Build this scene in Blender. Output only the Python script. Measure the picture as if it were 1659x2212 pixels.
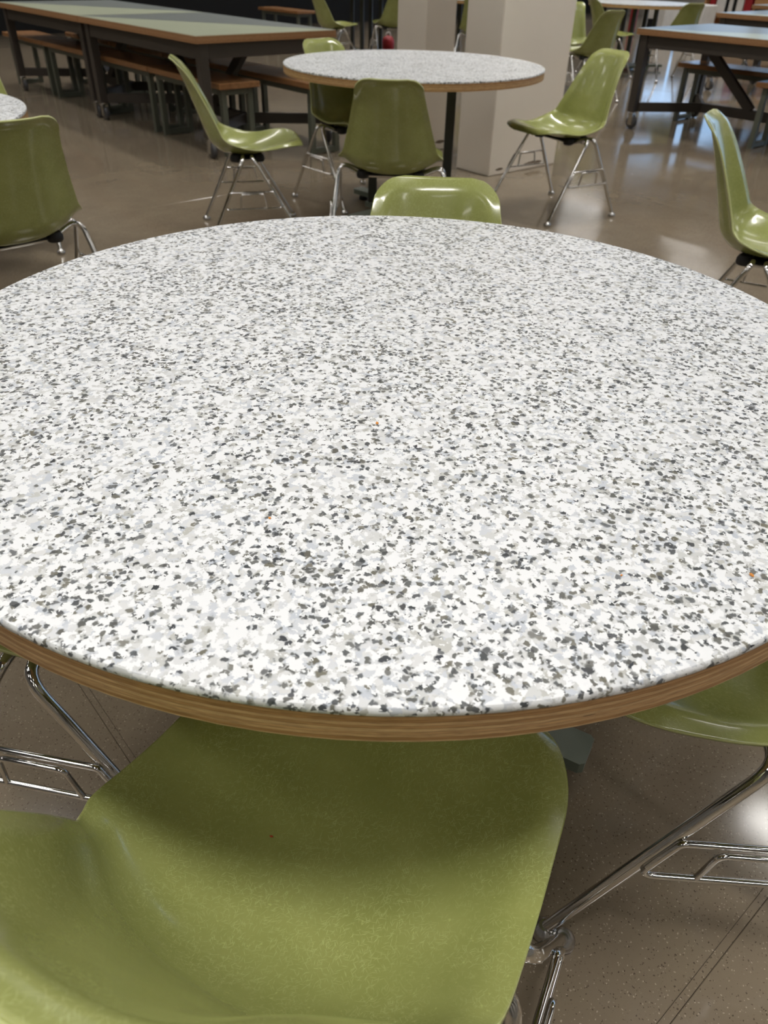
import bpy, bmesh, math, random
import numpy as np
from mathutils import Vector, Matrix

random.seed(7)
for o in list(bpy.data.objects):
    bpy.data.objects.remove(o, do_unlink=True)
scene = bpy.context.scene
COL = scene.collection
R_ = math.radians

# ------------------------------------------------------------------ camera
CAM_H = 1.20
PITCH, ROLL = 0.6397, 0.026
cp, sp = math.cos(PITCH), math.sin(PITCH)
Xv = Vector((1, 0, 0)); Fv = Vector((0, cp, -sp)); Uv = Vector((0, sp, cp))
X2 = math.cos(ROLL) * Xv + math.sin(ROLL) * Uv
U2 = -math.sin(ROLL) * Xv + math.cos(ROLL) * Uv
cam_d = bpy.data.cameras.new('camera')
cam = bpy.data.objects.new('camera', cam_d); COL.objects.link(cam)
m3 = Matrix((X2, U2, -Fv)).transposed()
cam.matrix_world = Matrix.Translation((0, 0, CAM_H)) @ m3.to_4x4()
cam_d.sensor_fit = 'VERTICAL'
cam_d.sensor_height = 36.0
cam_d.lens = 1630.0 / 2212.0 * 36.0
cam_d.clip_start = 0.02
cam_d.clip_end = 200
cam_d.dof.use_dof = True
cam_d.dof.focus_distance = 0.92
cam_d.dof.aperture_fstop = 8.5
scene.camera = cam

# ------------------------------------------------------------------ world, exposure
world = bpy.data.worlds.new('world'); scene.world = world
world.use_nodes = True
world.node_tree.nodes['Background'].inputs['Color'].default_value = (0.55, 0.68, 0.9, 1)
world.node_tree.nodes['Background'].inputs['Strength'].default_value = 0.6
vs = scene.view_settings
vs.view_transform = 'Standard'; vs.look = 'None'; vs.gamma = 1.0
vs.use_curve_mapping = False
vs.exposure = -0.05
LAMP_POWER = 18.5          # watts per ceiling fixture
SKY_STRENGTH = 2.0         # brightness of the sky behind the far windows

# room axes: u runs to the right and away, w to the left and away
AU = R_(41.0)
U = Vector((math.cos(AU), math.sin(AU), 0)); W = Vector((-math.sin(AU), math.cos(AU), 0))
def uw(u, w, z=0.0):
    return U * u + W * w + Vector((0, 0, z))
CEIL = 4.6
RU0, RU1, RW0, RW1 = -7.0, 20.0, -7.0, 14.6

# ------------------------------------------------------------------ node helpers
def srgb(r, g, b):
    f = lambda c: ((c / 255 + 0.055) / 1.055) ** 2.4 if c > 10.3 else c / 255 / 12.92
    return (f(r), f(g), f(b), 1)

class NT:
    def __init__(s, name):
        s.mat = bpy.data.materials.new(name); s.mat.use_nodes = True
        s.t = s.mat.node_tree; s.n = s.t.nodes; s.l = s.t.links
        s.bsdf = s.n['Principled BSDF']
    def node(s, typ, **kw):
        n = s.n.new(typ)
        for k, v in kw.items(): setattr(n, k, v)
        return n
    def put(s, sock, v):
        if isinstance(v, bpy.types.NodeSocket): s.l.new(v, sock)
        elif v is not None: sock.default_value = v
    def coord(s, out='Object', scale=None, rot=None, loc=None):
        c = s.node('ShaderNodeTexCoord').outputs[out]
        if scale is None and rot is None and loc is None: return c
        m = s.node('ShaderNodeMapping'); s.l.new(c, m.inputs['Vector'])
        if scale is not None: m.inputs['Scale'].default_value = scale
        if rot is not None: m.inputs['Rotation'].default_value = rot
        if loc is not None: m.inputs['Location'].default_value = loc
        return m.outputs['Vector']
    def mapping(s, vec, scale=(1, 1, 1), rot=(0, 0, 0), loc=(0, 0, 0)):
        m = s.node('ShaderNodeMapping'); s.put(m.inputs['Vector'], vec)
        m.inputs['Scale'].default_value = scale; m.inputs['Rotation'].default_value = rot
        m.inputs['Location'].default_value = loc
        return m.outputs['Vector']
    def noise(s, vec, scale, detail=3, rough=0.5, col=False):
        n = s.node('ShaderNodeTexNoise'); s.put(n.inputs['Vector'], vec)
        n.inputs['Scale'].default_value = scale; n.inputs['Detail'].default_value = detail
        n.inputs['Roughness'].default_value = rough
        return n.outputs['Color' if col else 'Fac']
    def voro(s, vec, scale, feature='F1', rand=1.0):
        n = s.node('ShaderNodeTexVoronoi'); n.feature = feature; s.put(n.inputs['Vector'], vec)
        n.inputs['Scale'].default_value = scale; n.inputs['Randomness'].default_value = rand
        return n
    def math(s, op, a, b=None, c=None, clamp=False):
        n = s.node('ShaderNodeMath'); n.operation = op; n.use_clamp = clamp
        s.put(n.inputs[0], a)
        if b is not None: s.put(n.inputs[1], b)
        if c is not None: s.put(n.inputs[2], c)
        return n.outputs[0]
    def vmath(s, op, a, b=None, scale=None):
        n = s.node('ShaderNodeVectorMath'); n.operation = op
        s.put(n.inputs[0], a)
        if b is not None: s.put(n.inputs[1], b)
        if scale is not None: n.inputs['Scale'].default_value = scale
        return n.outputs[0]
    def ramp(s, fac, stops, interp='LINEAR'):
        n = s.node('ShaderNodeValToRGB'); s.put(n.inputs[0], fac)
        n.color_ramp.interpolation = interp
        e = n.color_ramp.elements
        while len(e) < len(stops): e.new(0.5)
        for i, (p, c) in enumerate(stops):
            e[i].position = p
            e[i].color = c if hasattr(c, '__len__') else (c, c, c, 1)
        return n.outputs[0]
    def mix(s, fac, a, b, mode='MIX'):
        n = s.node('ShaderNodeMix'); n.data_type = 'RGBA'; n.blend_type = mode
        s.put(n.inputs[0], fac); s.put(n.inputs[6], a); s.put(n.inputs[7], b)
        return n.outputs[2]
    def step(s, v, lo, hi):
        n = s.node('ShaderNodeMapRange'); n.interpolation_type = 'SMOOTHSTEP'
        s.put(n.inputs['Value'], v)
        n.inputs['From Min'].default_value = lo; n.inputs['From Max'].default_value = hi
        return n.outputs['Result']
    def distort(s, vec, scale, amt, detail=2):
        c = s.noise(vec, scale, detail, col=True)
        c = s.vmath('SUBTRACT', c, (0.5, 0.5, 0.5))
        return s.vmath('ADD', vec, s.vmath('SCALE', c, scale=amt))
    def sep(s, vec):
        n = s.node('ShaderNodeSeparateXYZ'); s.put(n.inputs[0], vec); return n.outputs
    def bump(s, h, strength=0.2, dist=0.01):
        n = s.node('ShaderNodeBump'); s.put(n.inputs['Height'], h)
        n.inputs['Strength'].default_value = strength; n.inputs['Distance'].default_value = dist
        s.l.new(n.outputs[0], s.bsdf.inputs['Normal'])
    def out(s, color=None, rough=None, metal=None, spec=None, coat=None, coat_rough=None):
        b = s.bsdf
        s.put(b.inputs['Base Color'], color)
        s.put(b.inputs['Roughness'], rough); s.put(b.inputs['Metallic'], metal)
        s.put(b.inputs['Specular IOR Level'], spec)
        s.put(b.inputs['Coat Weight'], coat); s.put(b.inputs['Coat Roughness'], coat_rough)
        return s.mat

def plain(name, col, rough=0.5, metal=0.0, spec=0.5, var=0.06, nscale=6.0):
    t = NT(name)
    n = t.noise(t.coord(), nscale, 4)
    k = t.ramp(n, [(0.3, 1 - var * 2), (0.7, 1 + 0.0)])
    return t.out(t.mix(1.0, col, k, 'MULTIPLY'), rough, metal, spec)

# ------------------------------------------------------------------ materials
def mat_chips():
    t = NT('recycled_chip_surface'); v = t.coord()
    big = t.noise(v, 5.5, 2)
    mid = t.noise(v, 22, 2)
    clus = t.math('ADD', t.math('MULTIPLY', big, 0.6), t.math('MULTIPLY', mid, 0.4))
    d1 = t.distort(v, 170, 0.009, 2)
    d2 = t.distort(v, 310, 0.0066, 2)
    # translucent body: milky greys
    a = t.voro(d1, 115); ra = t.sep(a.outputs['Color'])
    body = t.ramp(ra[0], [(0.0, srgb(184, 190, 198)), (0.3, srgb(202, 205, 208)), (0.6, srgb(208, 209, 208)), (0.85, srgb(194, 196, 195)), (1.0, srgb(178, 178, 172))])
    # dark chips lying at different depths: a soft halo and a darker core
    def chips(vec, scale, lo, hi):
        k = t.voro(vec, scale); r = t.sep(k.outputs['Color'])
        dens = t.math('MULTIPLY_ADD', clus, hi, lo)
        on = t.step(t.math('SUBTRACT', dens, r[0]), -0.005, 0.005)
        halo = t.math('MULTIPLY', on, t.step(k.outputs['Distance'], 0.75, 0.20))
        core = t.math('MULTIPLY', on, t.step(k.outputs['Distance'], 0.56, 0.38))
        return r, halo, core
    stops = [(0.0, srgb(30, 34, 38)), (0.25, srgb(60, 64, 66)), (0.5, srgb(90, 90, 84)), (0.7, srgb(46, 50, 58)), (0.85, srgb(112, 109, 95)), (1.0, srgb(78, 75, 66))]
    r1, h1, k1 = chips(t.distort(v, 105, 0.013, 2), 128, -0.12, 1.44)
    col1 = t.ramp(r1[1], stops)
    c1 = t.mix(t.math('MULTIPLY', h1, 0.55), body, srgb(120, 124, 128))
    c1 = t.mix(t.math('MULTIPLY', k1, t.math('MULTIPLY_ADD', r1[2], 0.32, 0.68)), c1, col1)
    # white opaque flakes with crisp ragged outlines
    wk = t.voro(d2, 150); rw = t.sep(wk.outputs['Color'])
    wm = t.step(rw[0], 0.345, 0.335)
    wk2 = t.voro(t.mapping(d2, loc=(3.3, 1.7, 0)), 190); rw2 = t.sep(wk2.outputs['Color'])
    wm2 = t.step(rw2[0], 0.17, 0.16)
    wmm = t.math('MAXIMUM', wm, wm2)
    c2 = t.mix(wmm, c1, srgb(224, 226, 227))
    # some chips sit at the very surface
    r3, h3, k3 = chips(t.mapping(t.distort(v, 150, 0.010, 2), loc=(7.1, 4.2, 0)), 150, -0.42, 1.12)
    c2 = t.mix(t.math('MULTIPLY', k3, 0.92), c2, t.ramp(r3[1], stops))
    return t.out(c2, t.ramp(big, [(0.3, 0.36), (0.7, 0.46)]), 0, 0.4)

def mat_ply(name, base=(204, 162, 112), dark=(172, 128, 80), light=(228, 196, 148), ply=0.0036):
    t = NT(name); v = t.coord()
    z = t.sep(v)[2]
    wob = t.noise(t.mapping(v, (3, 3, 60)), 1.0, 2)
    zz = t.math('MULTIPLY_ADD', wob, 0.0035, z)
    layer = t.math('DIVIDE', zz, ply)
    idx = t.math('FLOOR', layer); fr = t.math('FRACT', layer)
    par = t.math('FRACT', t.math('MULTIPLY', idx, 0.5))
    wn = t.node('ShaderNodeTexWhiteNoise'); wn.noise_dimensions = '1D'; t.l.new(idx, wn.inputs['W'])
    tone = t.math('ADD', t.math('MULTIPLY', par, 0.7), t.math('MULTIPLY', wn.outputs['Value'], 0.55))
    c = t.ramp(tone, [(0.05, srgb(*dark)), (0.45, srgb(*base)), (0.9, srgb(*light))])
    glue = t.step(t.math('ABSOLUTE', t.math('SUBTRACT', fr, 0.5)), 0.40, 0.49)
    c = t.mix(t.math('MULTIPLY', glue, 0.45), c, srgb(74, 46, 24))
    grain = t.noise(t.mapping(v, (40, 40, 900)), 1.0, 4, 0.65)
    c = t.mix(t.ramp(grain, [(0.35, 0.55), (0.65, 0.0)]), c, srgb(86, 54, 28))
    hole = t.math('MULTIPLY', t.step(t.noise(t.mapping(v, (26, 26, 420)), 1.0, 1), 0.775, 0.79), 0.92)
    c = t.mix(hole, c, srgb(26, 16, 10))
    return t.out(c, 0.5, 0, 0.35)

def mat_green():
    t = NT('green_fibreglass'); uv = t.coord('UV'); v = t.coord()
    info = t.node('ShaderNodeObjectInfo')
    cl = t.noise(v, 9, 4, 0.6)
    base = t.ramp(cl, [(0.3, srgb(138, 144, 80)), (0.7, srgb(150, 155, 92))])
    fib = None
    for k, (ang, off) in enumerate(((0.3, 0.0), (1.3, 3.1), (2.3, 7.7), (2.9, 5.2), (0.8, 9.4))):
        d = t.distort(t.mapping(uv, loc=(off, off * 0.7, 0)), 26, 0.007, 1)
        m0 = t.mapping(d, (1, 1, 1), (0, 0, ang)); m = t.mapping(m0, (900, 66, 1))
        vo = t.voro(m, 1.0)
        rr = t.sep(vo.outputs['Color'])
        s = t.math('MULTIPLY', t.step(vo.outputs['Distance'], 0.30, 0.08), t.step(rr[0], 0.70, 0.60))
        fib = s if fib is None else t.math('MAXIMUM', fib, s)
    patch = t.step(t.noise(v, 14, 3), 0.30, 0.66)
    fib = t.math('MULTIPLY', fib, t.math('MULTIPLY_ADD', patch, 0.42, 0.09))
    c = t.mix(fib, base, srgb(198, 204, 140))
    dots = t.math('MULTIPLY', t.step(t.noise(v, 210, 1), 0.72, 0.78), 0.35)
    c = t.mix(dots, c, srgb(190, 194, 120))
    r = t.ramp(t.noise(v, 30, 3), [(0.3, 0.20), (0.7, 0.27)])
    return t.out(c, r, 0, 0.5, 0.35, 0.07)

def mat_floor():
    t = NT('polished_concrete'); v = t.coord()
    a = t.noise(v, 0.9, 5, 0.6); b = t.noise(v, 5, 5, 0.6); f = t.noise(v, 170, 2, 0.7)
    c = t.ramp(a, [(0.3, srgb(117, 105, 88)), (0.7, srgb(133, 121, 102))])
    c = t.mix(t.ramp(b, [(0.35, 0.35), (0.65, 0.0)]), c, srgb(106, 94, 81))
    c = t.mix(t.math('MULTIPLY', t.step(f, 0.66, 0.74), 0.55), c, srgb(176, 163, 144))
    c = t.mix(t.math('MULTIPLY', t.step(f, 0.36, 0.28), 0.6), c, srgb(70, 60, 50))
    vo = t.voro(t.distort(v, 200, 0.004, 1), 360); g = t.sep(vo.outputs['Color']); core = t.step(vo.outputs['Distance'], 0.55, 0.3)
    c = t.mix(t.math('MULTIPLY', t.math('MULTIPLY', t.step(g[0], 0.075, 0.07), core), 0.75), c, srgb(66, 57, 48))
    c = t.mix(t.math('MULTIPLY', t.math('MULTIPLY', t.step(g[1], 0.055, 0.05), core), 0.6), c, srgb(176, 164, 146))
    r = t.ramp(b, [(0.3, 0.10), (0.7, 0.13)])
    return t.out(c, r, 0, 0.55)

def mat_wood(name, c0, c1, rough=0.35):
    t = NT(name); v = t.coord()
    g = t.noise(t.mapping(v, (2.2, 26, 26)), 1.5, 5, 0.6)
    c = t.ramp(g, [(0.3, srgb(*c0)), (0.7, srgb(*c1))])
    return t.out(c, rough, 0, 0.45)

def mat_emit(name, col, strength):
    t = NT(name)
    t.bsdf.inputs['Base Color'].default_value = (0.02, 0.02, 0.02, 1)
    t.bsdf.inputs['Emission Color'].default_value = col
    t.bsdf.inputs['Emission Strength'].default_value = strength
    return t.mat

M = {
    'chips': mat_chips(),
    'ply': mat_ply('birch_plywood_edge'),
    'plyl': mat_ply('oak_plywood_edge', (184, 140, 98), (160, 118, 80), (206, 168, 126), 0.007),
    'green': mat_green(),
    'green_edge': plain('pale_green_cut_edge', srgb(178, 182, 122), 0.35, var=0.05, nscale=40),
    'floor': mat_floor(),
    'chrome': plain('chrome', (0.72, 0.71, 0.69, 1), 0.09, 1.0, var=0.02),
    'glide': plain('nickel_glide', (0.60, 0.59, 0.58, 1), 0.22, 1.0, var=0.02),
    'rubber': plain('black_rubber', (0.012, 0.012, 0.012, 1), 0.6),
    'post': plain('dark_green_steel', srgb(52, 55, 46), 0.45),
    'arm': plain('grey_green_steel', srgb(108, 116, 102), 0.5),
    'frame': plain('brown_black_steel', srgb(66, 60, 54), 0.42),
    'bframe': plain('grey_green_bench_steel', srgb(94, 98, 86), 0.45),
    'wood': mat_wood('oiled_bench_wood', (124, 86, 54), (150, 108, 70), 0.24),
    'sage': plain('sage_laminate', srgb(166, 172, 148), 0.30, var=0.03),
    'grey': plain('slate_grey_laminate', srgb(112, 118, 116), 0.30, var=0.03),
    'wheel': plain('grey_caster_wheel', srgb(70, 70, 72), 0.4),
    'paint': plain('warm_white_paint', srgb(238, 229, 215), 0.38, var=0.03, nscale=2.0),
    'scuff': plain('scuff_mark', srgb(120, 104, 84), 0.6),
    'ceil': plain('dark_ceiling', srgb(70, 68, 66), 0.8, var=0.03),
    'wall': plain('grey_wall_paint', srgb(150, 146, 138), 0.7, var=0.03),
    'black': plain('black_wall_paint', srgb(7, 7, 7), 0.85, var=0.02),
    'filler': plain('joint_filler', srgb(112, 101, 87), 0.4),
    'crack': plain('dark_joint', srgb(38, 33, 28), 0.8),
    'metal': plain('dark_window_frame', srgb(48, 48, 50), 0.4),
    'red': plain('red_plastic', srgb(150, 22, 32), 0.5),
    'white': plain('white_card', srgb(214, 212, 208), 0.55),
    'tan': mat_wood('tan_board', (164, 118, 74), (182, 136, 90), 0.5),
    'crumb': plain('orange_crumb', srgb(214, 140, 60), 0.7),
    'crumbr': plain('red_crumb', srgb(176, 72, 30), 0.7),
    'sky': mat_emit('overcast_sky', (0.42, 0.66, 1.0, 1), SKY_STRENGTH),
    'lamp': mat_emit('lamp_diffuser', (1.0, 0.96, 0.91, 1), 14.0),
    'lamp_fill': mat_emit('fill_lamp_diffuser', (1.0, 0.96, 0.91, 1), 7.5),  # glow of the added fill rows
}
def mat_glass():
    t = NT('window_glass')
    t.bsdf.inputs['Base Color'].default_value = (1, 1, 1, 1)
    t.bsdf.inputs['Roughness'].default_value = 0.0
    t.bsdf.inputs['IOR'].default_value = 1.1
    t.bsdf.inputs['Transmission Weight'].default_value = 1.0
    return t.mat
M['glass'] = mat_glass()

# ------------------------------------------------------------------ mesh helpers
class MB:
    """collects polygons of one mesh"""
    def __init__(s): s.v = []; s.f = []; s.smooth = []
    def add(s, vs, fs, smooth=False):
        o = len(s.v); s.v += [tuple(p) for p in vs]
        s.f += [tuple(i + o for i in f) for f in fs]; s.smooth += [smooth] * len(fs)
        return s
    def box(s, x0, x1, y0, y1, z0, z1, b=0.0, mat=None):
        """box with chamfered edges"""
        if b <= 0:
            vs = [(x, y, z) for x in (x0, x1) for y in (y0, y1) for z in (z0, z1)]
            fs = [(0, 1, 3, 2), (4, 6, 7, 5), (0, 4, 5, 1), (2, 3, 7, 6), (0, 2, 6, 4), (1, 5, 7, 3)]
        else:
            bm = bmesh.new(); bmesh.ops.create_cube(bm, size=1.0)
            for v in bm.verts:
                v.co = Vector(((x0 + x1) / 2 + v.co.x * (x1 - x0), (y0 + y1) / 2 + v.co.y * (y1 - y0), (z0 + z1) / 2 + v.co.z * (z1 - z0)))
            bmesh.ops.bevel(bm, geom=bm.edges[:], offset=b, segments=1, affect='EDGES', profile=0.5)
            bm.verts.index_update()
            vs = [v.co.copy() for v in bm.verts]; fs = [[v.index for v in f.verts] for f in bm.faces]; bm.free()
        if mat is not None: vs = [mat @ Vector(p) for p in vs]
        return s.add(vs, fs)
    def bar(s, a, b, wx, wz, bev=0.003, up=Vector((0, 0, 1))):
        """rectangular bar from a to b"""
        a, b = Vector(a), Vector(b); d = b - a; L = d.length; d.normalize()
        side = d.cross(up)
        if side.length < 1e-4: side = d.cross(Vector((1, 0, 0)))
        side.normalize(); nn = side.cross(d)
        mt = Matrix((d, side, nn)).transposed().to_4x4(); mt.translation = a
        return s.box(0, L, -wx / 2, wx / 2, -wz / 2, wz / 2, bev, mt)
    def tube(s, pts, r, n=10, cap=True, smooth=True):
        P = [Vector(p) for p in pts]; rings = []
        t0 = (P[1] - P[0]).normalized()
        ref = Vector((0, 0, 1)) if abs(t0.z) < 0.9 else Vector((1, 0, 0))
        nrm = t0.cross(ref).normalized(); vs = []
        for i, p in enumerate(P):
            t = (P[min(i + 1, len(P) - 1)] - P[max(i - 1, 0)]).normalized()
            nrm = (nrm - t * nrm.dot(t)).normalized(); bn = t.cross(nrm)
            rr = r[i] if hasattr(r, '__len__') else r
            for k in range(n):
                a = 2 * math.pi * k / n
                vs.append(p + (nrm * math.cos(a) + bn * math.sin(a)) * rr)
        fs = []
        for i in range(len(P) - 1):
            for k in range(n):
                fs.append((i * n + k, i * n + (k + 1) % n, (i + 1) * n + (k + 1) % n, (i + 1) * n + k))
        s.add(vs, fs, smooth)
        if cap:
            s.add(vs[:n], [tuple(range(n - 1, -1, -1))]); s.add(vs[-n:], [tuple(range(n))])
        return s
    def lathe(s, prof, n=24, c=(0, 0, 0), smooth=True, axis=None):
        """prof: list of (r, z)"""
        c = Vector(c); vs = []; fs = []
        for r, z in prof:
            for k in range(n):
                a = 2 * math.pi * k / n; p = Vector((r * math.cos(a), r * math.sin(a), z))
                if axis == 'x': p = Vector((p.z, p.x, p.y))
                vs.append(c + p)
        for i in range(len(prof) - 1):
            for k in range(n):
                fs.append((i * n + k, i * n + (k + 1) % n, (i + 1) * n + (k + 1) % n, (i + 1) * n + k))
        s.add(vs, fs, smooth)
        if prof[0][0] > 1e-6: s.add(vs[:n], [tuple(range(n - 1, -1, -1))])
        if prof[-1][0] > 1e-6: s.add(vs[-n:], [tuple(range(n))])
        return s
    def prism(s, poly, z0, z1):
        n = len(poly); vs = [(x, y, z0) for x, y in poly] + [(x, y, z1) for x, y in poly]
        fs = [tuple(range(n - 1, -1, -1)), tuple(range(n, 2 * n))] + [(i, (i + 1) % n, n + (i + 1) % n, n + i) for i in range(n)]
        return s.add(vs, fs)
    def mesh(s, name, mat):
        me = bpy.data.meshes.new(name); me.from_pydata(s.v, [], s.f)
        me.polygons.foreach_set('use_smooth', s.smooth)
        me.materials.append(mat); me.update(); me.validate()
        bm = bmesh.new(); bm.from_mesh(me); bmesh.ops.recalc_face_normals(bm, faces=bm.faces[:]); bm.to_mesh(me); bm.free()
        return me
    def build(s, name, mat, parent=None):
        return link(name, s.mesh(name, mat), parent)

def link(name, me, parent=None):
    o = bpy.data.objects.new(name, me); COL.objects.link(o)
    if parent is not None: o.parent = parent
    return o
def tag(o, label, cat, group=None):
    o['label'] = label; o['category'] = cat
    if group: o['group'] = group
    return o
def empty(name, loc, rz=0.0):
    o = bpy.data.objects.new(name, None); COL.objects.link(o)
    o.location = loc; o.rotation_euler = (0, 0, rz); o.empty_display_size = 0.1
    return o
def struct(o):
    o['kind'] = 'structure'; return o
def copy_tree(o, parent=None):
    c = o.copy(); COL.objects.link(c); c.parent = parent
    for ch in CH.get(o.name, []):
        CH.setdefault(c.name, []).append(copy_tree(ch, c))
    return c
CH = {}
def reg(root):
    for o in bpy.data.objects:
        if o.parent is not None and o not in CH.setdefault(o.parent.name, []):
            CH[o.parent.name].append(o)

def fillet(pts, rads, n=7):
    P = [Vector(p) for p in pts]; out = [P[0]]
    for i in range(1, len(P) - 1):
        r = rads[i - 1]; a = (P[i - 1] - P[i]).normalized(); b = (P[i + 1] - P[i]).normalized()
        ang = a.angle(b); d = min(r / math.tan(ang / 2), (P[i - 1] - P[i]).length * 0.49, (P[i + 1] - P[i]).length * 0.49)
        A = P[i] + a * d; B = P[i] + b * d
        for k in range(n + 1):
            t = k / n; out.append(A * (1 - t) ** 2 + P[i] * 2 * t * (1 - t) + B * t * t)
    out.append(P[-1]); return out

# ------------------------------------------------------------------ the room
ROT = AU
def room_box(name, mat, u0, u1, w0, w1, z0, z1, parent=None, b=0.0):
    """axis-aligned in room axes, origin at its base centre"""
    c = uw((u0 + u1) / 2, (w0 + w1) / 2, z0)
    m = MB().box(-(u1 - u0) / 2, (u1 - u0) / 2, -(w1 - w0) / 2, (w1 - w0) / 2, 0, z1 - z0, b)
    o = m.build(name, mat)
    if parent is not None:
        o.parent = parent; o.matrix_parent_inverse = parent.matrix_world.inverted()
    o.location = c; o.rotation_euler = (0, 0, ROT)
    return o

floor = struct(room_box('floor', M['crack'], RU0, RU1, RW0, RW1, -0.20, -0.012))
# slabs between saw-cut joints, every slab its own piece, with a filler strip in each joint
JU = [0.207 + 4.2 * k for k in range(-1, 5)]; JW = [0.053 + 4.2 * k for k in range(-1, 4)]
gap = 0.0062
def spans(lo, hi, js):
    js = [j for j in js if lo < j < hi]; e = [lo] + js + [hi]
    return [(e[i] + (gap if i else 0), e[i + 1] - (gap if i + 1 < len(e) - 1 else 0)) for i in range(len(e) - 1)]
def child_room_box(name, mat, parent, *a, b=0.0):
    u0, u1, w0, w1, z0, z1 = a
    m = MB().box(u0, u1, w0, w1, z0, z1, b)
    me = m.mesh(name, mat); o = bpy.data.objects.new(name, me); COL.objects.link(o); o.parent = parent
    pc = parent.matrix_basis
    o.matrix_basis = Matrix.Translation(-Vector(((RU0 + RU1) / 2, (RW0 + RW1) / 2, -0.20)))
    return o
for su in spans(RU0, RU1, JU):
    for sw in spans(RW0, RW1, JW):
        child_room_box('floor_slab', M['floor'], floor, su[0], su[1], sw[0], sw[1], -0.0118, 0.0, b=0.0012)
fg = 0.0056
for j in JU: child_room_box('joint_filler', M['floor'], floor, j - fg, j + fg, RW0, RW1, -0.0118, -0.0008)
for j in JW:
    for su in spans(RU0, RU1, JU):
        child_room_box('joint_filler', M['floor'], floor, su[0] + 0.002, su[1] - 0.002, j - fg, j + fg, -0.0118, -0.0008)

struct(room_box('ceiling', M['ceil'], RU0, RU1, RW0, RW1, CEIL, CEIL + 0.15))
struct(room_box('wall_left', M['wall'], RU0, RU1, RW1, RW1 + 0.15, 0, CEIL))
struct(room_box('trim_4', M['black'], RU0, RU1, RW1 - 0.05, RW1, 0, 1.35))
struct(room_box('wall_right', M['wall'], RU0, RU1, RW0 - 0.15, RW0, 0, CEIL))
struct(room_box('wall_front', M['wall'], RU0 - 0.15, RU0, RW0, RW1, 0, CEIL))
# far wall: low sill, head and piers around a band of windows
WZ0, WZ1 = 0.75, 3.3
wb = struct(room_box('wall_back', M['wall'], RU1, RU1 + 0.2, RW0, RW1, 0, WZ0))
struct(room_box('trim_1', M['wall'], RU1, RU1 + 0.2, RW0, RW1, WZ1, CEIL))
NW = 6; span = (RW1 - 1.0 - (RW0 + 1.0)) / NW
edges = [RW0 + 1.0 + span * i for i in range(NW + 1)]
struct(room_box('trim_2', M['wall'], RU1, RU1 + 0.2, RW0, edges[0], WZ0, WZ1))
struct(room_box('trim_3', M['wall'], RU1, RU1 + 0.2, edges[-1], RW1, WZ0, WZ1))
for i in range(NW):
    a, b = edges[i], edges[i + 1]
    w0 = empty('window_%d' % (i + 1), uw(RU1 + 0.1, (a + b) / 2, WZ0), ROT); struct(w0)
    h = (b - a) / 2; H = WZ1 - WZ0
    fr = MB()
    for y0, y1, z0, z1 in ((-h, -h + .12, 0, H), (h - .12, h, 0, H), (-h + .12, h - .12, 0, .07), (-h + .12, h - .12, H - .07, H)):
        fr.box(-.05, .05, y0, y1, z0, z1)
    fr.build('window_frame', M['metal'], w0)
    mu = MB().box(-.04, .04, -.03, .03, .07, H - .07); mu.build('mullion', M['metal'], w0)
    for y0, y1 in ((-h + .12, -.03), (.03, h - .12)):
        MB().box(-.006, .006, y0, y1, .07, H - .07).build('pane', M['glass'], w0)
sky = room_box('sky_backdrop', M['sky'], RU1 + 2.5, RU1 + 2.6, RW0 - 3, RW1 + 3, -1.0, 9.0)
sky['kind'] = 'structure'

# ceiling lamps: rows of linear fixtures, plus added dimmer fill rows
def lamp_row():
    body = MB().box(-0.62, 0.62, -0.15, 0.15, 0.012, 0.09, 0.006).mesh('housing', M['white'])
    rim = MB()
    for a in (-1, 1): rim.box(-0.62, 0.62, a * 0.15 - 0.008, a * 0.15 + 0.008, -0.012, 0.012)
    rim = rim.mesh('edge_rail', M['white'])
    dif = MB().box(-0.58, 0.58, -0.13, 0.13, 0.004, 0.0115).mesh('diffuser', M['lamp'])
    dif2 = MB().box(-0.58, 0.58, -0.13, 0.13, 0.004, 0.0115).mesh('diffuser', M['lamp_fill'])
    rod = MB().tube([(0, 0, 0.09), (0, 0, 0.70)], 0.008, 8).mesh('hanger', M['metal'])
    n = 0
    ld = bpy.data.lights.new('lamp_light', 'AREA'); ld.shape = 'RECTANGLE'; ld.size = 1.1; ld.size_y = 0.24; ld.spread = R_(92)
    ld.energy = LAMP_POWER; ld.color = (1.0, 0.975, 0.935)
    ld2 = ld.copy(); ld2.energy = LAMP_POWER * 0.5
    # main rows; dimmer fill rows added between them to brighten the darker floor
    spots = [(-4.15 + i * 4.2, -5.95 + j * 3.0, ld) for i in range(6) for j in range(7)]
    spots += [(-2.05 + i * 4.2, -4.45 + j * 3.0, ld2) for i in range(6) for j in range(6)]
    for u, w, ldat in spots:
        if True:
            if u > RU1 - .8: continue
            t = empty('ceiling_lamp', uw(u, w, CEIL - 0.70), ROT + math.pi / 2)
            tag(t, 'bright long white hanging ceiling lamp' if ldat is ld else 'added dimmer fill lamp, long and white, hanging unseen between the bright rows', 'lamp', 'bright ceiling lamps in rows' if ldat is ld else 'added dimmer fill lamps in rows')
            link('housing', body, t); link('edge_rail', rim, t); link('diffuser', dif if ldat is ld else dif2, t)
            for x in (-0.5, 0.5):
                o = link('hanger', rod, t); o.location = (x, 0, 0)
            lo = bpy.data.objects.new('lamp_light', ldat); COL.objects.link(lo); lo.parent = t
            lo.location = (0, 0, 0.002)
lamp_row()

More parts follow.
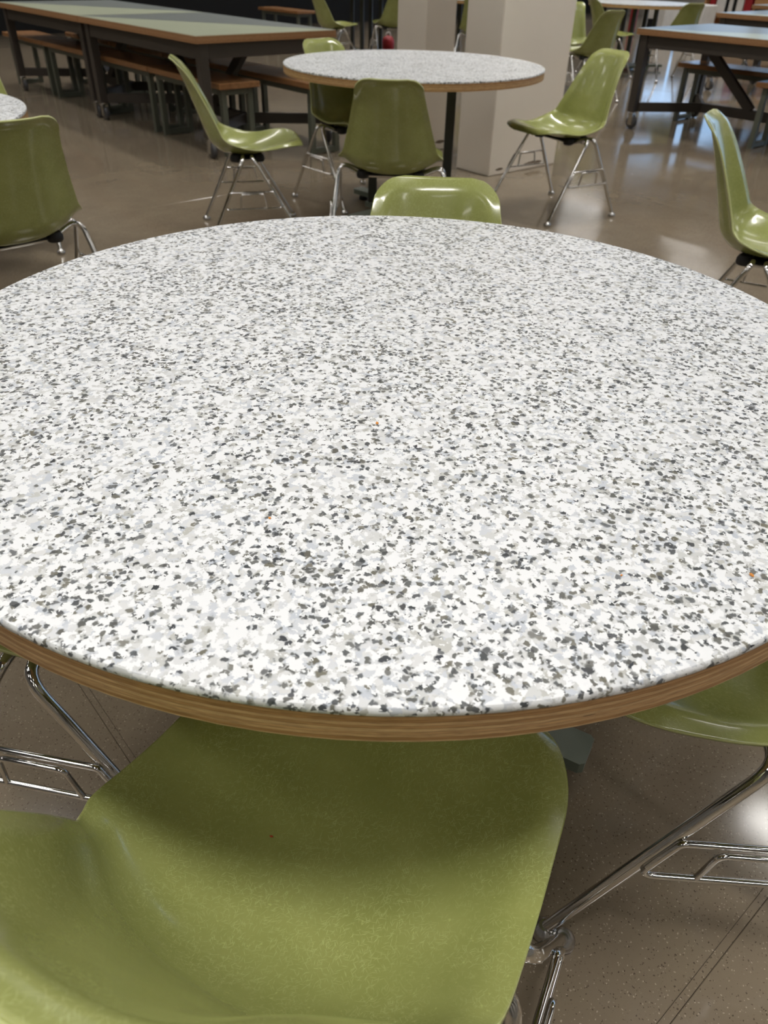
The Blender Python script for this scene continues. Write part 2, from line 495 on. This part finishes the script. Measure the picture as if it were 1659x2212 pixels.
# columns of warm white painted steel
def column(name, corner, lu, lw, label, scuffs):
    c = Vector((corner[0], corner[1], 0))
    t = empty(name, c + U * lu / 2 + W * lw / 2, ROT); tag(t, label, 'column')
    MB().box(-lu / 2, lu / 2, -lw / 2, lw / 2, 0, CEIL, 0.006).build('shaft', M['paint'], t)
    for x0, x1, z0, z1, face in scuffs:
        m = MB()
        n = 10; random.seed(int(x0 * 1000))
        top = []; bot = []
        for k in range(n + 1):
            f = k / n; e = math.sin(math.pi * f) ** 0.6
            top.append((x0 + (x1 - x0) * f, (z0 + z1) / 2 + e * (z1 - z0) / 2 * random.uniform(.5, 1)))
            bot.append((x0 + (x1 - x0) * f, (z0 + z1) / 2 - e * (z1 - z0) / 2 * random.uniform(.5, 1)))
        ring = top + bot[::-1]
        if face == 'w': vs = [(p[0], -lw / 2 - 0.0007, p[1]) for p in ring]
        else: vs = [(-lu / 2 - 0.0007, p[0], p[1]) for p in ring]
        m.add(vs, [tuple(range(len(vs)))]); m.build('scuff_mark', M['scuff'], t)
column('column', (0.639, 5.396), 0.68, 0.31, 'wide white painted column behind the left-facing green chair',
       [(-0.28, -0.20, 0.025, 0.045, 'w'), (0.0, 0.20, 0.02, 0.05, 'w')])
column('column', (0.20, 6.09), 0.285, 0.30, 'narrow white painted column directly behind the middle round table', [(0.0, 0.1, 0.04, 0.07, 'w')])

# ------------------------------------------------------------------ round tables
TR, TH = 0.667, 0.737
def table_meshes():
    d = {}
    n = 128
    d['tabletop'] = MB().lathe([(0, -0.008), (TR - 0.0005, -0.008), (TR, -0.0075), (TR, -0.0016), (TR - 0.0016, 0.0), (0, 0.0)], n, smooth=False)
    d['tabletop'] = MB().lathe([(TR - 0.03, -0.008), (TR - 0.0003, -0.008), (TR, -0.0075), (TR, -0.002), (TR - 0.002, 0.0)], n, smooth=True)
    d['plywood_core'] = MB().lathe([(TR - 0.008, -0.0405), (TR - 0.0010, -0.0400), (TR - 0.0004, -0.0390), (TR - 0.0004, -0.0082), (TR - 0.001, -0.0081)], n, smooth=False)
    out = {}
    out['tabletop'] = d['tabletop'].mesh('tabletop', M['chips'])
    out['plywood_core'] = d['plywood_core'].mesh('plywood_core', M['ply'])
    out['mounting_plate'] = MB().box(-0.27, 0.27, -0.27, 0.27, -0.0465, -0.041, 0.001).mesh('mounting_plate', M['post'])
    out['post'] = MB().box(-0.024, 0.024, -0.024, 0.024, 0.056, TH - 0.0468, 0.004).mesh('post', M['post'])
    arm = MB()
    w = 0.036
    arm.prism([(0.02, -w), (0.422, -w), (0.430, -w + 0.007), (0.430, w - 0.007), (0.422, w), (0.02, w)], 0.030, 0.056)
    out['base_arm'] = arm.mesh('base_arm', M['arm'])
    out['glide'] = MB().lathe([(0.0, 0.0), (0.024, 0.0), (0.026, 0.006), (0.024, 0.024), (0.016, 0.0299)], 20).mesh('glide', M['rubber'])
    out['base_plate'] = MB().box(-0.175, 0.175, -0.175, 0.175, 0.0305, 0.0558, 0.002).mesh('base_plate', M['arm'])
    return out
TM = table_meshes()
PA = math.pi / 4
def round_table(loc, rot, label):
    t = empty('round_table', (loc[0], loc[1], 0), rot); tag(t, label, 'table', 'round speckled tables')
    for k in ('tabletop', 'plywood_core', 'mounting_plate'):
        o = link(k, TM[k], t); o.location = (0, 0, TH)
    link('base_plate', TM['base_plate'], t)
    for k in range(4):
        a = k * math.pi / 2
        p = link('post', TM['post'], t); p.location = (0.205 * math.cos(a + PA), 0.205 * math.sin(a + PA), 0); p.rotation_euler = (0, 0, a + PA)
        r = link('base_arm', TM['base_arm'], t); r.rotation_euler = (0, 0, a)
        g = link('glide', TM['glide'], r); g.location = (0.375, 0, 0)
    return t
round_table((0.0, 1.037), R_(-28), 'large round white and grey speckled table filling the foreground')
round_table((0.093, 4.485), R_(45), 'middle round speckled table in front of the white columns')
round_table((-1.90, 2.68), R_(20), 'round speckled table cut off by the left edge beside the green chair')
round_table((3.12, 11.62), R_(10), 'far round table with shiny top at the upper right, beyond the long table')
round_table((-0.42, 12.45), R_(30), 'far round table on dark posts left of the white columns')
round_table((1.02, 11.75), R_(30), 'far round table glimpsed through the gap between the two columns')

# ------------------------------------------------------------------ green shell chair
PROF = np.array([(-.283, .800), (-.272, .765), (-.252, .715), (-.226, .645), (-.202, .575), (-.180, .512), (-.156, .452), (-.112, .412), (-.055, .397), (.01, .394), (.07, .401), (.13, .418), (.19, .440), (.230, .453), (.260, .457), (.281, .453), (.293, .445)])
def catmull(P, n=24):
    P = np.vstack([2 * P[0] - P[1], P, 2 * P[-1] - P[-2]]); o = []
    for i in range(1, len(P) - 2):
        for k in range(n):
            t = k / n; a, b, c, d = P[i - 1:i + 3]
            o.append(.5 * ((2 * b) + (c - a) * t + (2 * a - 5 * b + 4 * c - d) * t * t + (-a + 3 * b - 3 * c + d) * t ** 3))
    o.append(P[-2]); return np.array(o)
PC = catmull(PROF); SL = np.r_[0, np.cumsum(np.hypot(*np.diff(PC, axis=0).T))]; LEN = SL[-1]
def smooth_table(xs, ys):
    t = np.linspace(0, 1, 400); y = np.interp(t, xs, ys); k = np.hanning(61); k /= k.sum()
    yp = np.r_[np.full(30, y[0]), y, np.full(30, y[-1])]; return t, np.convolve(yp, k, 'valid')
WT = smooth_table([0, .12, .3, .45, .55, .7, .85, 1], [.134, .146, .181, .215, .234, .234, .228, .222])
BT = smooth_table([0, .12, .3, .42, .52, .62, .75, .88, 1], [.025, .056, .078, .086, .092, .078, .054, .031, .010])
RT, RF = .060, .145
def shell_half(s):
    w = np.interp(s / LEN, *WT); d = np.minimum(s, LEN - s); r = np.where(s < LEN / 2, RT, RF)
    q = np.clip(r - d, 0, r); return w - (r - np.sqrt(np.maximum(r * r - q * q, 0)))
def shell_pt(s, x):
    t = s / LEN; w = np.interp(t, *WT); b = np.interp(t, *BT)
    y = np.interp(s, SL, PC[:, 0]); z = np.interp(s, SL, PC[:, 1]); e = .012
    a = np.clip(s - e, 0, LEN); c = np.clip(s + e, 0, LEN)
    ty = np.interp(c, SL, PC[:, 0]) - np.interp(a, SL, PC[:, 0]); tz = np.interp(c, SL, PC[:, 1]) - np.interp(a, SL, PC[:, 1])
    l = np.hypot(ty, tz); ny, nz = -tz / l, ty / l
    bowl = b * (np.abs(x) / w) ** 2.6
    r = np.where(s < LEN / 2, RT, RF)
    qx = np.abs(x) - (w - r); qy = np.abs(s - LEN / 2) - (LEN / 2 - r)
    sd = np.hypot(np.maximum(qx, 0), np.maximum(qy, 0)) + np.minimum(np.maximum(qx, qy), 0) - r
    ed = np.clip(-sd, 0, 1)
    o = bowl - .72 * .0050 * np.log1p(np.exp((.027 - ed) / .0050))   # rolled flange round the whole edge
    return np.stack([x, y + ny * o, z + nz * o], -1)
def shell_mesh():
    ns, nx = 84, 53
    q = np.linspace(0, 1, ns); s = LEN * (0.45 * (.5 - .5 * np.cos(np.pi * q)) + 0.55 * q)
    k = np.linspace(-1, 1, nx); k = np.sign(k) * (1 - (1 - np.abs(k)) ** 1.35)
    hw = shell_half(s); S = np.repeat(s[:, None], nx, 1); Xg = hw[:, None] * k[None, :]
    P = shell_pt(S.ravel(), Xg.ravel()).reshape(ns, nx, 3)
    ds = np.gradient(P, axis=0); dx = np.gradient(P, axis=1); N = np.cross(dx, ds); N /= np.linalg.norm(N, axis=2, keepdims=True) + 1e-12
    if N[ns // 2, nx // 2, 2] < 0: N = -N
    th = 0.0058
    B = P - N * th
    vs = np.vstack([P.reshape(-1, 3), B.reshape(-1, 3)]); n = ns * nx
    fs = []
    I = lambda i, j: i * nx + j
    for i in range(ns - 1):
        for j in range(nx - 1):
            fs.append((I(i, j), I(i, j + 1), I(i + 1, j + 1), I(i + 1, j)))
            fs.append((n + I(i, j), n + I(i + 1, j), n + I(i + 1, j + 1), n + I(i, j + 1)))
    for i in range(ns - 1):
        for j, f in ((0, 1), (nx - 1, 0)):
            a, b = I(i, j), I(i + 1, j); fs.append((a, b, n + b, n + a))
    for j in range(nx - 1):
        for i in (0, ns - 1):
            a, b = I(i, j), I(i, j + 1); fs.append((a, b, n + b, n + a))
    nface = (ns - 1) * (nx - 1) * 2
    me = bpy.data.meshes.new('shell'); me.from_pydata(vs.tolist(), [], fs)
    me.materials.append(M['green']); me.materials.append(M['green_edge'])
    me.polygons.foreach_set('material_index', [0] * nface + [1] * (len(fs) - nface))
    uvl = me.uv_layers.new(name='UVMap')
    UVs = np.stack([np.concatenate([Xg.ravel()] * 2), np.concatenate([S.ravel()] * 2)], 1)
    li = np.zeros(len(me.loops), dtype=np.int32); me.loops.foreach_get('vertex_index', li)
    uvl.data.foreach_set('uv', UVs[li].ravel())
    bm = bmesh.new(); bm.from_mesh(me); bmesh.ops.recalc_face_normals(bm, faces=bm.faces[:]); bm.to_mesh(me); bm.free()
    me.polygons.foreach_set('use_smooth', [True] * len(me.polygons))
    me.update()
    return me
FA, FF, FR_ = .270, .252, -.216            # foot half-width, front and rear offsets
APX, APZ = .238, .423                      # where the tubes bend beside the seat
def make_chair():
    t = empty('shell_chair', (0, 0, 0))
    sh = link('shell', shell_mesh(), t)
    rt = 0.0092
    for sx in (-1, 1):
        for yf, ya, yc in ((FF, .0125, .035), (FR_, -.0125, -.035)):
            foot = (sx * FA, yf, 0.014)
            path = fillet([(0, yc, .379), (sx * .13, yc, .379), (sx * APX, ya, APZ), foot], [.06, .040], 8)
            lg = MB().tube(path, rt, 12).build('leg', M['chrome'], t)
            gl = MB().lathe([(0.0, 0.0), (0.0165, 0.0), (0.0195, 0.004), (0.0190, 0.012), (0.0135, 0.020), (0.0095, 0.024)], 20, foot[:2] + (0,)).build('glide', M['glide'], lg)
    def on_leg(sx, front, z):
        a = Vector((sx * APX, .0125 if front else -.0125, APZ)); b = Vector((sx * FA, FF if front else FR_, 0.014))
        f = (APZ - z) / (APZ - 0.014); return a + (b - a) * f
    for sx in (-1, 1):
        off = Vector((sx * 0.013, 0, 0)); m = MB()
        f1, r1, f0, r0 = on_leg(sx, 1, .262) + off, on_leg(sx, 0, .262) + off, on_leg(sx, 1, .188) + off, on_leg(sx, 0, .188) + off
        loop = [(f1 + r1) / 2, f1, f0, r0, r1, (f1 + r1) / 2]
        m.tube(fillet(loop, [.012] * 4, 5), 0.0050, 8)
        o2 = Vector((sx * 0.010, 0, -0.006))
        a1 = f1 + (r1 - f1) * .24 + o2; b1 = f1 + (r1 - f1) * .76 + o2
        a0 = f0 + (r0 - f0) * .28; b0 = f0 + (r0 - f0) * .72
        m.tube(fillet([a0, a1, b1, b0], [.014, .014], 5), 0.0046, 8)
        m.build('side_brace', M['chrome'], t)
    for sx in (-1, 1):
        for y in (-.05, .06):
            x = sx * .125
            MB().lathe([(0.024, .372), (0.028, .378), (0.028, .392), (0.022, float(.4035))], 20, (x, y, 0)).build('shock_mount', M['rubber'], t)
    MB().box(-.15, .15, -.062, .072, .3835, .3890, .002).build('mount_plate', M['rubber'], t)
    return t
CHAIRS = [
    # x, y, heading (deg, direction the sitter faces), label
    (-0.067, 0.422, 64.3, 'nearest green shell chair at the bottom, seen from above into its seat'),
    (0.526, 0.802, 176.9, 'green shell chair tucked under the right side of the foreground table'),
    (-0.457, 0.914, -9.9, 'green shell chair tucked under the left side of the foreground table, mostly its leg showing'),
    (0.082, 1.511, -93.9, 'green chair across the foreground table with only the top of its back showing'),
    (-0.008, 3.691, 86.3, 'green shell chair with its dark back to us at the middle round table'),
    (-0.735, 4.033, 13.6, 'green shell chair in side profile facing right, left of the middle round table'),
    (0.939, 4.642, -150.1, 'green shell chair facing left in front of the wide column'),
    (-0.240, 4.785, -47.0, 'green shell chair behind the left rim of the middle round table'),
    (-1.282, 2.580, 134.0, 'green shell chair with its back to us at the left edge'),
    (-1.918, 3.759, -69.7, 'sliver of a green shell chair at the left edge beyond the cut-off table'),
    (1.299, 2.660, -27.6, 'green shell chair cut off by the right edge, facing right'),
    (-0.80, 11.25, 35.0, 'far green shell chair showing above the corner of the left long table'),
    (-0.05, 11.75, 110.0, 'far green shell chair half hidden behind the left edge of the narrow column'),
    (1.00, 10.85, 70.0, 'far green shell chair seen in the gap between the two columns'),
    (1.840, 9.720, -108.0, 'far pale green shell chair beside the right edge of the wide column'),
    (1.930, 8.800, 118.0, 'far green chair with its back to us, directly above the left-facing chair'),
    (2.580, 10.900, 16.8, 'far green shell chair left of the far upper right round table, facing right'),
    (3.300, 10.620, 108.0, 'far green chair with its back to us before the far upper right table'),
]
proto = make_chair(); reg(proto)
for i, (x, y, hd, lab) in enumerate(CHAIRS):
    c = proto if i == 0 else copy_tree(proto)
    c.location = (x, y, 0); c.rotation_euler = (0, 0, R_(hd - 90))
    tag(c, lab, 'chair', 'green fibreglass shell chairs')

# ------------------------------------------------------------------ long tables on casters
LL, LW, LH = 1.90, 1.125, 0.737
def make_long_table():
    """local x along the length, y across; origin at the floor under one corner"""
    t = empty('long_table', (0, 0, 0))
    MB().box(0.002, LL - 0.002, 0, LW, LH - 0.045, LH - 0.002, 0.002).build('plywood_top', M['plyl'], t)
    e = 0.0015
    MB().prism([(0.006, e), (LL - 0.002 - e, e), (LL - 0.002 - e, LW - 0.004)], LH - 0.0018, LH).build('laminate_panel', M['sage'], t)
    MB().prism([(0.002 + e, 0.003), (LL - 0.006, LW - e), (0.002 + e, LW - e)], LH - 0.0018, LH).build('laminate_panel', M['grey'], t)
    lg = 0.065; zt = LH - 0.0455; ab = 0.09; i0 = 0.03
    for y in (i0 + lg / 2, LW - i0 - lg / 2):
        MB().bar((i0 + lg, y, zt - ab / 2), (LL - i0 - lg, y, zt - ab / 2), 0.045, ab).build('apron', M['frame'], t)
    for x in (i0 + lg / 2, LL - i0 - lg / 2):
        MB().bar((x, i0 + lg, zt - ab / 2), (x, LW - i0 - lg, zt - ab / 2), 0.045, ab).build('apron', M['frame'], t)
    zr = 0.165
    nodes = ((0.42, LW / 2, zr), (LL - 0.42, LW / 2, zr))
    for x in (i0, LL - i0 - lg):
        for y in (i0, LW - i0 - lg):
            MB().box(x, x + lg, y, y + lg, 0.128, zt, 0.003).build('leg', M['frame'], t)
            cx, cy = x + lg / 2, y + lg / 2
            ca = MB()
            ca.lathe([(0.022, 0.119), (0.024, 0.127)], 16, (cx, cy, 0))
            for s in (-1, 1): ca.box(cx - 0.012, cx + 0.030, cy + s * 0.022 - 0.0025, cy + s * 0.022 + 0.0025, 0.030, 0.119, 0.0008)
            ca.box(cx - 0.020, cx + 0.022, cy - 0.024, cy + 0.024, 0.110, 0.1185, 0.001)
            co = ca.build('caster', M['chrome'], t)
            MB().lathe([(0.012, -0.0175), (0.046, -0.015), (0.05, -0.008), (0.05, 0.008), (0.046, 0.015), (0.012, 0.0175)], 22, (0, 0, 0)).build('wheel', M['wheel'], co).matrix_basis = Matrix.Translation((cx + 0.012, cy, 0.05)) @ Matrix.Rotation(math.pi / 2, 4, 'X')
            nd = nodes[0] if x < LL / 2 else nodes[1]
            d = Vector((nd[0] - cx, nd[1] - cy, 0)).normalized() * 0.045
            MB().bar((cx + d.x, cy + d.y, zr), (nd[0], nd[1], zr), 0.04, 0.07).build('low_rail', M['frame'], t)
    MB().bar((0.42, LW / 2, zr), (LL - 0.42, LW / 2, zr), 0.05, 0.072).build('spine', M['frame'], t)
    MB().bar((0.12, LW / 2, zt - 0.045), (LL - 0.12, LW / 2, zt - 0.045), 0.045, 0.088).build('centre_beam', M['frame'], t)
    for a, b in ((0.36, 0.86), (LL - 0.36, LL - 0.86)):
        MB().bar((a, LW / 2, zt - 0.09), (b, LW / 2, zr + 0.03), 0.05, 0.07).build('diagonal_brace', M['frame'], t)
    return t
LT = make_long_table(); reg(LT)
# (u, w of the near corner), direction
def place_long(u, w, flip, label, first=False):
    t = LT if first else copy_tree(LT)
    # local x along +w when not flipped (then local y would be -u): use along -w with y = +u
    t.location = uw(u, w); t.rotation_euler = (0, 0, ROT - math.pi / 2)   # x -> -w, y -> +u
    tag(t, label, 'table', 'long tables with two-tone tops on casters')
place_long(2.739, 5.10 + LL, 0, 'long sage and grey table at upper left, the module nearer to us', True)
place_long(2.739, 5.10 + 2 * LL + 0.012, 0, 'long sage and grey table at upper left, the module farther from us')
place_long(6.284, 4.24, 0, 'long sage and grey table at the right edge with a diagonal brace')
place_long(9.05, 5.14, 0, 'far long table with window glare, nearer one in the top right corner')
place_long(11.2, 5.9, 0, 'farthest long table in the top right corner behind another long table')

def make_bench():
    BL, BD, BH = 1.06, 0.32, 0.46
    t = empty('bench', (0, 0, 0))
    MB().box(0, BL, 0, BD, BH - 0.036, BH, 0.003).build('seat_board', M['wood'], t)
    for y in (0.055, BD - 0.055): MB().bar((0.09, y, BH - 0.0565), (BL - 0.09, y, BH - 0.0565), 0.035, 0.040).build('seat_rail', M['bframe'], t)
    for x in (0.065, BL - 0.065):
        for y in (0.055, BD - 0.055): MB().box(x - 0.02, x + 0.02, y - 0.02, y + 0.02, 0.0, BH - 0.037, 0.002).build('leg', M['bframe'], t)
        MB().box(x - 0.018, x + 0.018, 0.077, BD - 0.077, 0.006, 0.040, 0.002).build('foot_rail', M['bframe'], t)
        MB().box(x - 0.018, x + 0.018, 0.077, BD - 0.077, BH - 0.077, BH - 0.037, 0.002).build('cross_rail', M['bframe'], t)
    return t
BN = make_bench(); reg(BN)
used = [False]
def place_bench(u, w, label):
    """bench running along w from w to w+1.06, depth from u to u+0.36"""
    t = copy_tree(BN) if used[0] else BN
    used[0] = True
    t.location = uw(u, w + 1.06); t.rotation_euler = (0, 0, ROT - math.pi / 2)
    tag(t, label, 'bench', 'wooden benches with grey-green steel frames')
ords = ['first', 'second', 'third', 'fourth']
for k in range(4):
    place_bench(2.87, 5.09 + 1.08 * k, 'wooden bench on the near side of the left long tables, %s from the right' % ords[k])
for k in range(4):
    place_bench(3.40, 4.80 + 1.08 * k, 'wooden bench on the far side of the left long tables, %s from the right' % ords[k])
place_bench(7.0, 4.235 - 1.06, 'wooden bench behind the right long table, its end lit by blue window glare')
place_bench(6.39, 3.17 - 1.06, 'wooden bench at the right edge on the near side of the right long table')
place_bench(7.0, 4.235 - 2.14, 'wooden bench at the far right behind the right long table, second from the caster')
place_bench(7.55, 10.9, 'far wooden bench standing before the black wall at top centre')
place_bench(5.3, 13.2, 'far wooden bench at the top left corner before the black wall')

# ------------------------------------------------------------------ far shelves and storage
def shelf_unit():
    base = uw(14.55, 6.4, 0)
    t = empty('open_shelf', base, ROT + math.pi / 2)   # x -> +w, y -> -u ... faces the camera side (+y local = -u)
    tag(t, 'low open shelf holding red, white and black folders at the top right', 'shelf')
    Lx = 2.0
    for z in (0.02, 0.43, 0.92): MB().box(0, Lx, -0.20, 0.20, z, z + 0.03, 0.002).build('board', M['tan'], t)
    for x in (-0.03, Lx): MB().box(x, x + 0.03, -0.20, 0.20, 0, 0.95, 0.002).build('side_panel', M['tan'], t)
    MB().box(0, Lx, -0.20, -0.19, 0.05, 0.92).build('back_panel', M['tan'], t)
    items = [(1.92, .10, 'red', 'red folder at the left end of the far shelf'), (1.76, .17, 'white', 'wide white folder beside the left red folder on the far shelf'),
             (1.645, .045, 'black', 'left thin black folder between white folders on the far shelf'), (1.575, .07, 'white', 'narrow white folder between two black folders on the far shelf'),
             (1.51, .045, 'black', 'right thin black folder between white folders on the far shelf'), (1.41, .12, 'white', 'white folder left of the right red folder on the far shelf'),
             (1.27, .13, 'red', 'red folder at the right of the white folders on the far shelf'), (0.98, .36, 'tan', 'tan cardboard box right of the red folder on the far shelf'),
             (0.50, .46, 'tan', 'wide tan cardboard box at the right end of the far shelf')]
    inv = t.matrix_basis
    for x, wd, mt, lab in items:
        o = MB().box(-wd / 2, wd / 2, -0.13, 0.13, 0, 0.36, 0.004).build('folder' if wd < .3 else 'cardboard_box', M[mt])
        p = inv @ Vector((x - 0.0, 0.0, 0.4605)); o.location = p; o.rotation_euler = (0, 0, ROT + math.pi / 2)
        tag(o, lab, 'folder' if wd < .3 else 'box', 'storage on the far shelf')
shelf_unit()
def cabinet(pos, label, h=0.55):
    t = empty('white_case', pos, ROT + math.pi / 2); tag(t, label, 'case', 'white cases behind the far round table')
    MB().box(-.2, .2, -.2, .2, 0, h, .01).build('body', M['white'], t)
    MB().box(-.09, .09, .2005, .207, h * .35, h * .75, .002).build('dark_panel', M['black'], t)
cabinet((4.25, 14.6, 0), 'white case with a dark square panel, left one under the far upper right table')
cabinet((4.95, 14.9, 0), 'white case with a dark square panel, right one under the far upper right table', .6)
rb = MB().box(-.06, .06, -.06, .06, 0, .55, .02).build('red_bin', M['red']); rb.location = (4.63, 17.7, 0)
tag(rb, 'tall red bin seen between the legs of the far upper right table', 'bin')
# red bag beside the narrow column
bag = empty('red_bag', (-0.12, 13.2, 0)); tag(bag, 'small red bag on the floor beside the left edge of the narrow column', 'bag')
MB().lathe([(0.0, 0.0), (0.07, 0.0), (0.09, 0.03), (0.09, 0.12), (0.06, 0.175), (0.0, 0.19)], 18).build('body', M['red'], bag)
MB().tube([(0.035 * math.cos(a), 0, 0.18 + 0.05 * math.sin(a)) for a in np.linspace(0, math.pi, 12)], 0.007, 8).build('handle', M['white'], bag)
# dark bag on the far long table
db = empty('dark_bag', uw(9.35, 4.30, LH)); tag(db, 'black bag lying on the far long table in the top right corner', 'bag')
MB().lathe([(0.0, 0.0), (0.16, 0.0), (0.19, 0.05), (0.15, 0.13), (0.0, 0.16)], 18).build('body', M['black'], db)
MB().tube([(0.08 * math.cos(a), 0, 0.14 + 0.09 * math.sin(a)) for a in np.linspace(0, math.pi, 12)], 0.012, 8).build('handle', M['black'], db)

# ------------------------------------------------------------------ crumbs
def crumb(loc, mat, size, label, seed):
    rnd = random.Random(seed); bm = bmesh.new(); bmesh.ops.create_icosphere(bm, subdivisions=1, radius=1)
    for v in bm.verts:
        v.co *= rnd.uniform(.7, 1.15); v.co.x *= size; v.co.y *= size * .7; v.co.z = (v.co.z * .4 + .38) * size
    zm = min(v.co.z for v in bm.verts)
    for v in bm.verts: v.co.z -= zm
    me = bpy.data.meshes.new('crumb'); bm.to_mesh(me); bm.free(); me.materials.append(mat)
    o = link('crumb', me); o.location = loc; o.rotation_euler = (0, 0, rnd.uniform(0, 6))
    tag(o, label, 'crumb', 'food crumbs')
crumb((-0.011, 0.8023, TH), M['crumb'], .0032, 'tiny orange crumb near the middle of the foreground table', 1)
crumb((-0.115, 0.6059, TH), M['crumb'], .0022, 'tiny orange crumb left of centre on the near half of the foreground table', 2)
crumb((0.346, 0.5373, TH), M['crumb'], .0032, 'orange crumb at the far right of the foreground table', 3)
crumb((0.2227, 0.5325, TH), M['crumb'], .0018, 'smallest orange crumb on the foreground table, left of the right one', 4)
crumb((-0.1172, 0.4618, 0.3966), M['crumbr'], .0022, 'tiny red crumb on the seat of the nearest green chair', 5)
